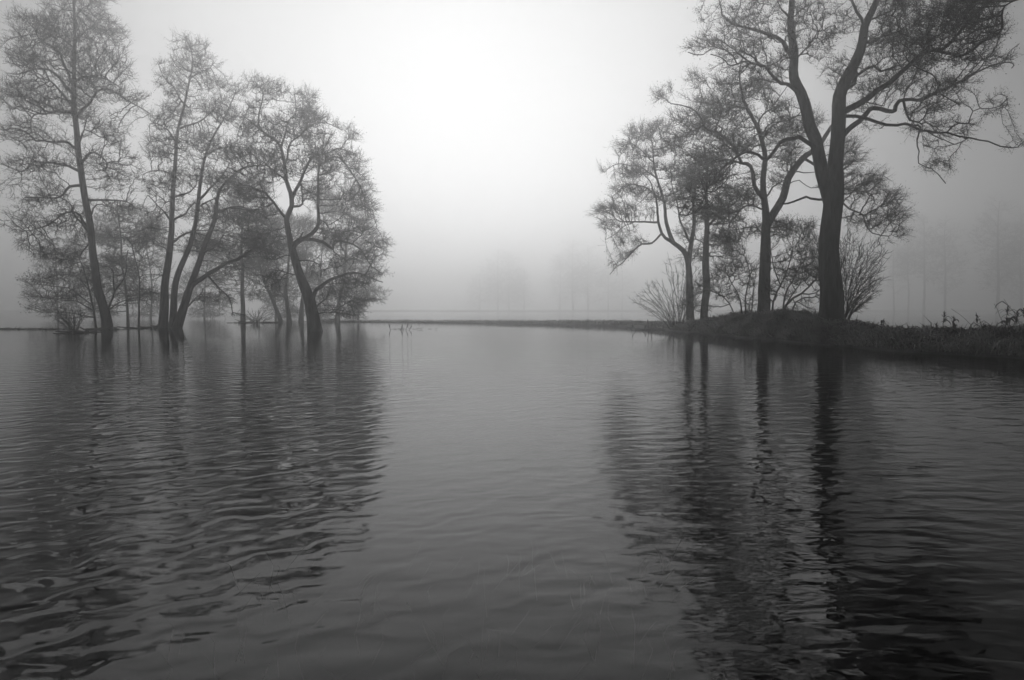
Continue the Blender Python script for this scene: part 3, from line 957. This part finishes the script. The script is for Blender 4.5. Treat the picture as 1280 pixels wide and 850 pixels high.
make_tree('alder_tree', (864, 395), DG,
          [(zg((328, 770), (318, 640), (302, 570), (270, 545), (250, 480), (240, 420), (222, 350), (212, 300), (205, 240)), 10, 1.2, 0, [11, 9.5, 8.5, 7, 5.5, 4.5, 3.4, 2.4, 1.2]),
           (zg((312, 600), (325, 545), (335, 490), (330, 420), (345, 350), (350, 290)), 6, 1.2, 1.5, [7, 5.5, 4.5, 3.4, 2.2, 1.2])],
          [(zg((265, 540), (235, 515), (222, 470), (218, 400), (190, 330)), 4.5, 1), (zg((232, 515), (200, 545), (175, 550), (150, 570), (120, 595), (85, 640)), 3, .8, -1.5), (zg((222, 490), (150, 475), (100, 465), (50, 440)), 3, .8, 1.5),
           (zg((150, 475), (110, 500), (70, 530)), 1.6, .7), (zg((240, 425), (200, 380), (140, 370), (90, 400)), 2.2, .8), (zg((222, 350), (170, 310), (120, 300), (80, 310)), 2.2, .8), (zg((325, 545), (290, 480), (280, 400), (270, 330)), 3.2, .9), (zg((215, 310), (170, 260), (130, 230)), 1.8, .7)],
          [(800, 168, 20, 10), (820, 162, 22, 10), (780, 190, 22, 12), (812, 188, 26, 13), (840, 185, 20, 16), (770, 212, 18, 9), (795, 215, 24, 12), (830, 215, 24, 14), (780, 238, 22, 10), (755, 262, 13, 9), (775, 262, 22, 10), (810, 242, 24, 12), (800, 268, 24, 9), (760, 282, 16, 9), (785, 288, 22, 8), (770, 302, 18, 7),
           (800, 302, 12, 6), (785, 318, 12, 5), (768, 332, 7, 6), (764, 342, 4, 5), (850, 215, 20, 14), (860, 240, 22, 14), (840, 250, 18, 12), (865, 270, 18, 12), (745, 268, 6, 6)],
          16, 'hazy bare tree above the fan-shaped bush, drooping a long branch over the water', density=3.8, base_z=-.5, min_z=1.0, wig=.06, step=.19, kill=.14, twigs=3.6, bud=.016)

make_tree('alder_tree', (881.5, 393), DG2,
          [(zg((368, 765), (370, 600), (372, 480), (370, 400), (372, 320), (365, 250)), 10, 1.5, 0, [10, 9, 8.5, 6, 4, 1.5])],
          [(zg((375, 500), (400, 460), (440, 435), (480, 400)), 3.5, 1), (zg((371, 470), (340, 420), (330, 380)), 2.6, .9), (zg((378, 490), (430, 480), (480, 470)), 2, .8), (zg((370, 560), (340, 530), (310, 540)), 1.6, .7)],
          [(880, 190, 24, 14), (895, 215, 26, 16), (868, 225, 20, 14), (905, 245, 24, 14), (885, 262, 24, 12), (910, 270, 22, 12), (865, 290, 20, 12), (900, 300, 26, 12), (875, 318, 20, 10), (905, 325, 20, 10), (855, 325, 12, 10)],
          17, 'upright bare tree with one straight trunk standing between the hump and the fan-shaped bush', density=3.8, base_z=-.5, min_z=1.0, wig=.06, step=.19, kill=.14, twigs=2.5, bud=.015)

# shrubs on the bank
make_shrub('willow_bush', (848, 414), 45.0, [(786, 372), (790, 362), (806, 352), (822, 342), (836, 330), (850, 322), (866, 325), (884, 340), (896, 356)], 43,
           'fan-shaped leafless bush rising from the water edge at the tip of the bank', stems=34, w=.95, bow=.12, twigs=5)
make_shrub('willow_bush', (1051, 403), 32.5, [(1042, 290), (1062, 285), (1080, 290), (1098, 300), (1106, 318), (1108, 340), (1098, 360), (1086, 376)], 44,
           'leafless bush fanning out from behind the largest dark trunk', stems=36, w=1.0, bow=.10, twigs=9)
make_tree('willow_bush', (972, 398), 34.5,
          [(zr((178, 615), (190, 560), (215, 500), (240, 440), (260, 380)), 4, 1, .5), (zr((205, 615), (235, 570), (290, 530), (340, 480), (370, 420)), 5, 1, -.5), (zr((225, 612), (270, 560), (330, 545), (380, 520)), 3.5, 1, .8),
           (zr((215, 615), (230, 540), (255, 490), (290, 420)), 3.5, 1, 1)],
          [(zr((215, 500), (190, 440), (185, 380)), 2, .8), (zr((240, 570), (280, 500), (300, 430)), 2, .8), (zr((290, 530), (340, 530), (390, 480)), 2, .8)],
          [(1000, 382, 16, 7), (985, 388, 14, 5), (1018, 385, 12, 7), (995, 372, 18, 10), (1035, 350, 14, 18), (965, 365, 12, 14), (970, 320, 18, 18), (990, 300, 22, 18), (1010, 310, 20, 20), (1000, 340, 22, 16), (1020, 340, 16, 18), (1030, 315, 14, 18), (985, 350, 16, 12), (1020, 370, 14, 12), (980, 285, 18, 12), (1010, 285, 16, 12)], 45,
          'tangled many-stemmed bush between the two thick trunks of the bank', 'shrub', density=9, step=.15, kill=.11, base_z=-.2, twig_r=.0055, twig_len=(.14, .42), twigs=3.4, bud=.008, bark=M_SHRUB, flare=(.1, .3), min_z=.6)
make_tree('willow_bush', (932, 396), 38.0,
          [([(930, 397), (925, 375), (915, 355), (905, 335)], 3, .8, .5), ([(934, 397), (932, 370), (938, 345), (930, 320)], 3, .8, -.5), ([(928, 397), (912, 380), (898, 368), (885, 362)], 2.5, .8, .8), ([(937, 396), (941, 375), (944, 350)], 2.2, .8, .8)],
          [], [(872, 362, 16, 12), (862, 378, 16, 9), (885, 388, 14, 5), (905, 386, 16, 6), (925, 383, 18, 8), (940, 375, 12, 9), (905, 340, 18, 14), (925, 335, 18, 16), (890, 355, 16, 12), (910, 368, 20, 12), (935, 355, 12, 14), (890, 378, 16, 8), (920, 315, 16, 10), (940, 330, 10, 12)], 46,
          'twiggy bush crowding the hump side of the forked tree', 'shrub', density=8, step=.15, kill=.11, base_z=-.2, twig_r=.0055, twig_len=(.14, .42), twigs=3.4, bud=.008, bark=M_SHRUB, flare=(.1, .3), min_z=.6)

# ================================================================== FAR TREES, almost lost in the fog


def far_tree(px, top, depth, seed, label, w=.5, lean=0.0, crown_from=.35, wide=1.0, group='ghostly trees in the fog'):
    r = np.random.default_rng(seed)
    base = (px, 386 + 849 * (CAM_H - .4) / depth)
    H = base[1] - top
    wpx = w / (depth / F)
    tr = [(px + lean * t * H + r.uniform(-.01, .01) * H, base[1] - t * H) for t in (0, .25, .5, .75, 1)]
    blobs, limbs = [], []
    for k in range(16):
        t = crown_from + (1 - crown_from) * (k + r.uniform(0, 1)) / 16
        s = wide * H * (.06 + .10 * math.sin(math.pi * min(1, (t - crown_from) / (1 - crown_from) * .85 + .12)))
        cx = px + lean * t * H + r.uniform(-1.1, 1.1) * s
        blobs.append((cx, base[1] - t * H, s, s * .7))
        if k % 3 == 0:
            limbs.append(([(px + lean * (t - .08) * H, base[1] - (t - .08) * H), ((px + cx) / 2, base[1] - (t - .02) * H), (cx, base[1] - t * H)], wpx * .3, wpx * .1))
    return make_tree('far_tree', base, depth, [(tr, wpx, wpx * .2, 0)], limbs, blobs, seed, label, 'tree', group, density=.06, step=.7, kill=.55, twigs=2.0, twig_r=.024, bud=.05, twig_len=(.5, 1.3), clump=.9, base_z=-.5, far=True)


for k, (x, tp, d, w_, cf, wd, lab) in enumerate([
    (1155, 270, 140, .6, .35, 1.0, 'faint forked tree in fog beyond the bank, second of the row past the fanned bush'),
    (1181, 274, 142, .6, .2, 1.0, 'faint broad-crowned tree in fog beyond the bank, farthest of its row from the fanned bush'),
    (1135, 292, 150, .5, .3, .9, 'faint slim tree in fog beyond the bank, between two taller ones'),
    (1117, 305, 152, .5, .3, .9, 'faint slim tree in fog just past the fanned bush'),
    (1248, 252, 132, .8, .2, 1.0, 'faint lone tall tree in fog above the tall weeds of the bank'),
    (1276, 262, 150, .7, .15, 1.2, 'faint wide tree in fog merging with the lone tall one above the weeds'),
    (600, 340, 190, .6, .1, 1.5, 'almost vanished low tree in fog over open water, outermost of the misty clump'),
    (622, 312, 185, .7, .12, 1.2, 'almost vanished tallest tree of the misty clump over open water'),
    (636, 318, 192, .7, .1, 1.3, 'almost vanished tree in the middle of the misty clump over open water'),
    (655, 335, 188, .6, .1, 1.4, 'almost vanished low tree closing the misty clump over open water'),
    (700, 318, 186, .6, .12, 1.2, 'almost vanished tree in fog starting the clump near the drooping branch'),
    (716, 300, 180, .7, .15, 1.1, 'almost vanished tallest tree in fog near the drooping branch'),
    (735, 305, 184, .7, .12, 1.1, 'almost vanished tree in fog inside the clump near the drooping branch'),
    (760, 325, 178, .5, .2, 1.1, 'almost vanished slim tree in fog under the drooping branch'),
    (778, 335, 186, .5, .12, 1.2, 'almost vanished low tree in fog behind the fan-shaped bush')]):
    far_tree(x, tp, d * (1.25 if x < 1000 else 1.12), 61 + k, lab, w=w_, crown_from=cf, wide=wd)

# ================================================================== grass and weeds of the bank
r = np.random.default_rng(5)


def bank_sample(n, near_bias=True, vlo=.12, vhi=.8, ulo=0, uhi=None):
    uhi = len(path) - 2 if uhi is None else uhi
    u = r.uniform(ulo, uhi, n)
    v = r.uniform(vlo, vhi, n) * (NV - 1)
    iu, iv = u.astype(int), v.astype(int)
    fu, fv = (u - iu)[:, None], (v - iv)[:, None]
    a = bank_pts
    return (a[iu, iv] * (1 - fu) + a[iu + 1, iv] * fu) * (1 - fv) + (a[iu, iv + 1] * (1 - fu) + a[iu + 1, iv + 1] * fu) * fv, iu


def blades(P, iu, L, wdt, drop):
    n = len(P)
    dn = -pn[iu]
    dirs = np.column_stack([dn * .5 + r.normal(0, .55, (n, 2)), np.full(n, .9) + r.normal(0, .3, n)])
    dirs = unit(dirs)
    side = unit(np.cross(dirs, r.normal(size=(n, 3)))) * wdt[:, None]
    m1 = P + dirs * L[:, None] * .55
    hd = np.column_stack([dirs[:, :2], np.zeros(n)])
    m2 = m1 + unit(hd + np.column_stack([r.normal(0, .2, (n, 2)), drop])) * L[:, None] * .5
    V = np.stack([P - side - [0, 0, .04], P + side - [0, 0, .04], m1 - side * .7, m1 + side * .7, m2], 1).reshape(-1, 3)
    k = np.arange(n)[:, None] * 5
    T3 = np.concatenate([k + [2, 3, 4]])
    Q4 = np.concatenate([k + [0, 1, 3, 2]])
    return V, T3, Q4


gb = Bag()
u0 = 6 * 24
P, iu = bank_sample(34000, ulo=u0, vlo=.10, vhi=.75)
ok = P[:, 2] > .04
P, iu = P[ok], iu[ok]
gn = vnoise(P[:, :2] * 1.3, 21)
L = np.clip(.24 + .11 * gn, .08, .55) * r.uniform(.6, 1.3, len(P)) * np.clip(.45 + P[:, 2] * .9, .5, 1)
V, T3, Q4 = blades(P, iu, L, r.uniform(.006, .012, len(P)), r.uniform(-.9, .1, len(P)))
gb.add(V, T3, Q4)
# tussocks
Pc, ic = bank_sample(1500, ulo=u0, vlo=.11, vhi=.7)
ok = Pc[:, 2] > .08
Pc, ic = Pc[ok], ic[ok]
rp = 22
P = np.repeat(Pc, rp, 0) + np.column_stack([r.normal(0, .09, (len(Pc) * rp, 2)), np.zeros(len(Pc) * rp)])
iu = np.repeat(ic, rp)
hgt = np.repeat(r.uniform(.15, .42, len(Pc)), rp)
V, T3, Q4 = blades(P, iu, hgt * r.uniform(.7, 1.2, len(P)), r.uniform(.011, .02, len(P)), r.uniform(-1.1, .3, len(P)))
gb.add(V, T3, Q4)
# thin standing stalks along the crest
P, iu = bank_sample(900, ulo=u0, vlo=.3, vhi=.6)
V, T3, Q4 = blades(P, iu, r.uniform(.2, .45, len(P)), np.full(len(P), .0035), r.uniform(-.3, 1.2, len(P)))
gb.add(V, T3, Q4)
P, iu = bank_sample(6000, ulo=0, uhi=u0, vlo=.15, vhi=.75)
ok = P[:, 2] > .02
P, iu = P[ok], iu[ok]
V, T3, Q4 = blades(P, iu, r.uniform(.08, .25, len(P)), r.uniform(.01, .02, len(P)), r.uniform(-.6, .2, len(P)))
gb.add(V, T3, Q4)
go = gb.build('grass', M_GRASS, None, np.zeros(3))
go['kind'] = 'stuff'
tag(go, 'withered grass lying over the bank down to the waterline', 'grass')


def make_weed(px, py, depth, h, seed, label, group, lean=0.1, heads=True, leaves=5):
    q = np.random.default_rng(seed)
    depth = depth * K
    h = h * .88
    cr = bank_pts[u0:, int(.42 * NV)]
    pj = project(cr)
    p = cr[np.argmin(np.abs(pj[:, 0] - px) + np.where((pj[:, 2] < 8) | (pj[:, 2] > 30), 1e4, 0))]
    p = p + np.array([.15, .1, 0]) * q.normal(size=3)
    zb_ = bank_z(p[0], p[1])
    origin = np.array([p[0], p[1], zb_ - .03])
    root = empty('dry_weed', origin)
    tag(root, label, 'weed', group)
    a = q.uniform(0, 6.28)
    ld = np.array([math.copysign(1, lean), .2, 0])
    t = np.linspace(0, 1, 7)[:, None]
    Q = origin + np.array([0, 0, h]) * t + ld * abs(lean) * h * t ** 2 + q.normal(0, .006, (7, 3))
    V, T3, Q4 = tube(Q, np.linspace(.008, .004, 7) * (.7 if leaves < 3 else 1), 5)
    b = Bag(); b.add(V, T3, Q4); b.build('stem', M_SHRUB, root, origin, True)
    for k in range(leaves):
        i = q.integers(1, 6)
        s = Q[i]
        an = q.uniform(0, 6.28)
        d = np.array([math.cos(an), math.sin(an), 0])
        ln = q.uniform(.1, .26)
        c = np.array([s, s + d * ln * .5 + [0, 0, ln * .35], s + d * ln * .9 + [0, 0, ln * .1], s + d * ln * 1.1 + [0, 0, -ln * .25]])
        sd = np.array([-d[1], d[0], 0])
        wd = np.array([.008, .02, .015, .001])[:, None]
        V = np.vstack([c - sd * wd, c + sd * wd])
        b = Bag(); b.add(V, None, [(0, 1, 5, 4), (1, 2, 6, 5), (2, 3, 7, 6)]); b.build('leaf', M_SHRUB, root, origin)
    if heads:
        e = Q[-1]
        n = 16
        d = unit(q.normal(0, .5, (n, 3)) + [0, 0, .6])
        st = e - np.array([0, 0, .14]) * q.uniform(0, 1, (n, 1))
        V, T3 = spikes(st, st + d * q.uniform(.04, .1, (n, 1)), np.full(n, .012))
        b = Bag(); b.add(V, T3); b.build('seed_head', M_TWIG, root, origin)
    return root


for k, (px, d, h, ln, heads, lv, lab) in enumerate([
    (1176, 25.2, .62, .05, True, 7, 'tallest dry weed of the small tuft at the dip of the bank crest'),
    (1168, 25.4, .34, -.3, True, 6, 'short bushy dry weed beside the tallest one at the dip of the bank crest'),
    (1184, 25.0, .30, .3, False, 6, 'low leafy weed in the tuft at the dip of the bank crest, without seed head'),
    (1190, 24.8, .38, .4, True, 5, 'dry weed leaning out of the small tuft towards the tall weeds'),
    (1205, 24.4, .52, -.12, True, 6, 'upright dry weed between the small tuft and the tall weeds'),
    (1212, 24.2, .36, .4, False, 5, 'bent weed beside the upright one on the bank crest'),
    (1222, 23.8, .40, .5, False, 4, 'arching weed next to the crossed bare stalks on the bank'),
    (1236, 23.4, .55, -.25, True, 6, 'leaning seeded weed under the crossed bare stalks'),
    (1246, 23.2, .80, -.30, False, 1, 'long bare stalk curving back over the bank, taller of the crossed pair'),
    (1240, 23.2, .66, -.75, False, 1, 'long bare stalk leaning far over the bank, lower of the crossed pair'),
    (1254, 22.8, .66, .06, True, 7, 'bushy seeded weed past the crossed bare stalks'),
    (1266, 22.6, .55, .2, True, 7, 'leafy weed among the tall weeds where the bank grass is thickest'),
    (1276, 22.4, .60, -.15, True, 7, 'seeded weed beside the single slanting stalk'),
    (1284, 22.3, .78, -.45, False, 2, 'single slanting stalk among the thickest tall weeds'),
    (1230, 23.6, .34, .25, True, 8, 'squat leafy weed between the arching one and the leaning seeded one'),
    (1260, 22.7, .44, -.3, True, 8, 'ragged weed crowded against the bushy seeded one'),
    (1271, 22.5, .40, .35, False, 8, 'low broad-leaved weed filling the thickest weed patch'),
    (1199, 24.6, .26, -.2, True, 7, 'stubby weed midway along the bank crest'),
    (1160, 25.8, .24, .3, False, 7, 'small sprawling weed at the start of the dip of the bank crest'),
    (1120, 27.2, .26, .2, True, 6, 'lone stubby weed on the crest past the bush of the big trunk'),
    (1090, 29.0, .40, .35, True, 4, 'wispy weed at the foot of the bush fanned behind the big trunk'),
    (1075, 29.3, .34, .5, False, 4, 'arching dry weed close to the foot of the largest trunk'),
]):
    make_weed(px, 408, d, h, 300 + k, lab, 'dry weeds on the bank crest', ln, heads, lv)

# ================================================================== drift in the water


def drift(name, px, py, length_px, seed, label, n=60, tall=.12, width=.25, thick=.02, slope=0.0, cat='driftwood', group=None):
    q = np.random.default_rng(seed)
    thick, tall, width = thick * .6, tall * .8, width * .8
    p0 = on_water(px, py)
    p1 = on_water(px + length_px, py + slope)
    root = empty(name, p0)
    tag(root, label, cat, group)
    b = Bag()
    t = q.uniform(0, 1, (n, 1)) ** .9
    c = p0 + (p1 - p0) * t + np.column_stack([q.normal(0, .05, n), q.normal(0, width, n), q.uniform(-.02, .03, n)])
    d = unit(p1 - p0)[None] * q.choice([-1, 1], (n, 1)) + np.column_stack([q.normal(0, .4, n), q.normal(0, .6, n), np.abs(q.normal(0, .10, n))])
    e = c + unit(d) * q.uniform(.12, .6, (n, 1))
    V, Q4 = frustums(c, e, np.full(n, thick), np.full(n, thick * .5), 5)
    b.add(V, None, Q4)
    b.build('sticks', M_DRIFT, root, p0)
    m = max(3, n // 8)
    b = Bag()
    t = q.uniform(0, 1, (m, 1))
    c = p0 + (p1 - p0) * t
    V, T3 = spikes(c, c + np.column_stack([q.normal(0, .06, (m, 2)), q.uniform(.3, 1, m) * tall]), np.full(m, thick))
    b.add(V, T3)
    b.build('twigs', M_DRIFT, root, p0)
    return root


drift('drift_line', -30, 411.6, 108, 81, 'thin dark line of drifted sticks on the water left open beside the level-branched sapling', n=110, width=.12, tall=.25)
drift('drift_raft', 83, 416, 24, 82, 'small raft of flood debris under the small rounded bush', n=50, width=.25, thick=.05, tall=.1)
drift('drift_raft', 112, 412, 30, 83, 'debris caught round the foot of the tall straight tree', n=40, width=.25, thick=.04)
drift('drift_raft', 186, 409.8, 22, 84, 'dark clump of debris lodged against the three-stemmed tree', n=50, width=.3, thick=.09, tall=.3)
drift('drift_line', 290, 403.6, 55, 85, 'hazy debris line round the low bush and the pale trunk', n=60, width=.4, thick=.05)
drift('drift_line', 486, 411.5, 60, 86, 'loose trail of reed stubs poking from the open water by the crooked tree', n=12, width=.12, thick=.009, tall=.1)
drift('drift_line', 800, 412.5, 46, 87, 'bits of reed and sticks at the tip of the bank before the fan-shaped bush', n=40, width=.4, thick=.025, tall=.35)
drift('drift_line', 155, 410.5, 35, 88, 'low debris strip round the slender upright sapling', n=30, width=.2, thick=.035)


def reeds(px, py, tips, seed, label):
    q = np.random.default_rng(seed)
    p0 = on_water(px, py)
    root = empty('reed_tuft', p0)
    tag(root, label, 'reeds')
    for dx, hh, tl in tips:
        b = Bag()
        Q = p0 + np.array([[dx, 0, -.1], [dx + tl * .4, .02, hh * .5], [dx + tl, .03, hh]])
        V, T3, Q4 = tube(catmull(Q, 3), np.linspace(.014, .008, 7), 5)
        b.add(V, T3, Q4); b.build('stalk', M_SHRUB, root, p0)
        b = Bag()
        V, T3, Q4 = tube(np.array([[dx + tl, .03, hh - .02], [dx + tl * 1.2, .03, hh + .06], [dx + tl * 1.5, .03, hh + .12]]) + p0, np.array([.016, .024, .008]), 6)
        b.add(V, T3, Q4); b.build('head', M_TWIG, root, p0)


reeds(491, 412.5, [(-.1, .12, -.04), (.3, .05, .05), (.42, .12, -.03), (.52, .14, .07), (.65, .07, .08)], 91, 'tiny tuft of reeds in the open water past the crooked leaning tree')
reeds(811, 414, [(0, .34, -.03), (.1, .22, .02), (-.25, .1, .1), (-.5, .14, -.1)], 92, 'two short dark stakes of broken reed before the fan-shaped bush')

# submerged grass showing faintly in the shallow foreground
q = np.random.default_rng(9)
n = 170
P = np.column_stack([q.uniform(-1.3, .8, n), q.uniform(1.5, 3.4, n), np.full(n, -.45)])
Lg = q.uniform(.08, .26, n)
d = unit(np.column_stack([q.normal(.1, .5, n), q.normal(.25, .5, n), np.full(n, .8)]))
e1 = P + d * Lg[:, None] * .6
e2 = e1 + unit(d + np.column_stack([q.normal(0, .7, (n, 2)), np.full(n, -.3)])) * Lg[:, None] * .5
e1[:, 2] = np.minimum(e1[:, 2], -.05)
e2[:, 2] = np.minimum(e2[:, 2], -.05)
sd = np.column_stack([np.full(n, .0013), np.zeros(n), np.zeros(n)])
V = np.stack([P - sd, P + sd, e1 - sd, e1 + sd, e2], 1).reshape(-1, 3)
k = np.arange(n)[:, None] * 5
M_SUB = grey_mat('submerged_grass', 0.08, 0.2, 2, 0.8)
so = mesh_obj('submerged_grass', V, k + [2, 3, 4], k + [0, 1, 3, 2], M_SUB)
so['kind'] = 'stuff'
tag(so, 'pale grass blades drowned under the shallow foreground water', 'grass')

# ================================================================== the fog
hm, hn, hout = new_mat('haze')
pv = hn.nodes.new('ShaderNodeVolumePrincipled')
pv.inputs['Color'].default_value = (.98, .98, .98, 1)
pv.inputs['Density'].default_value = HAZE_DENSITY
pv.inputs['Anisotropy'].default_value = HAZE_G
hn.links.new(pv.outputs[0], hout.inputs['Volume'])
hb = S + 10
hv = [(x, y, zz) for x in (-hb, hb) for y in (-hb, hb) for zz in (-1.5, HAZE_TOP)]
hf = [(0, 1, 3, 2), (4, 6, 7, 5), (0, 4, 5, 1), (2, 3, 7, 6), (0, 2, 6, 4), (1, 5, 7, 3)]
ho = mesh_obj('haze', hv, None, hf, hm)
ho['kind'] = 'stuff'
tag(ho, 'pale morning fog over the flooded meadow', 'fog')
tot = sum(len(o.data.loops) - 2 * len(o.data.polygons) for o in sc.objects if o.type == 'MESH')
print('TRIANGLES', tot)
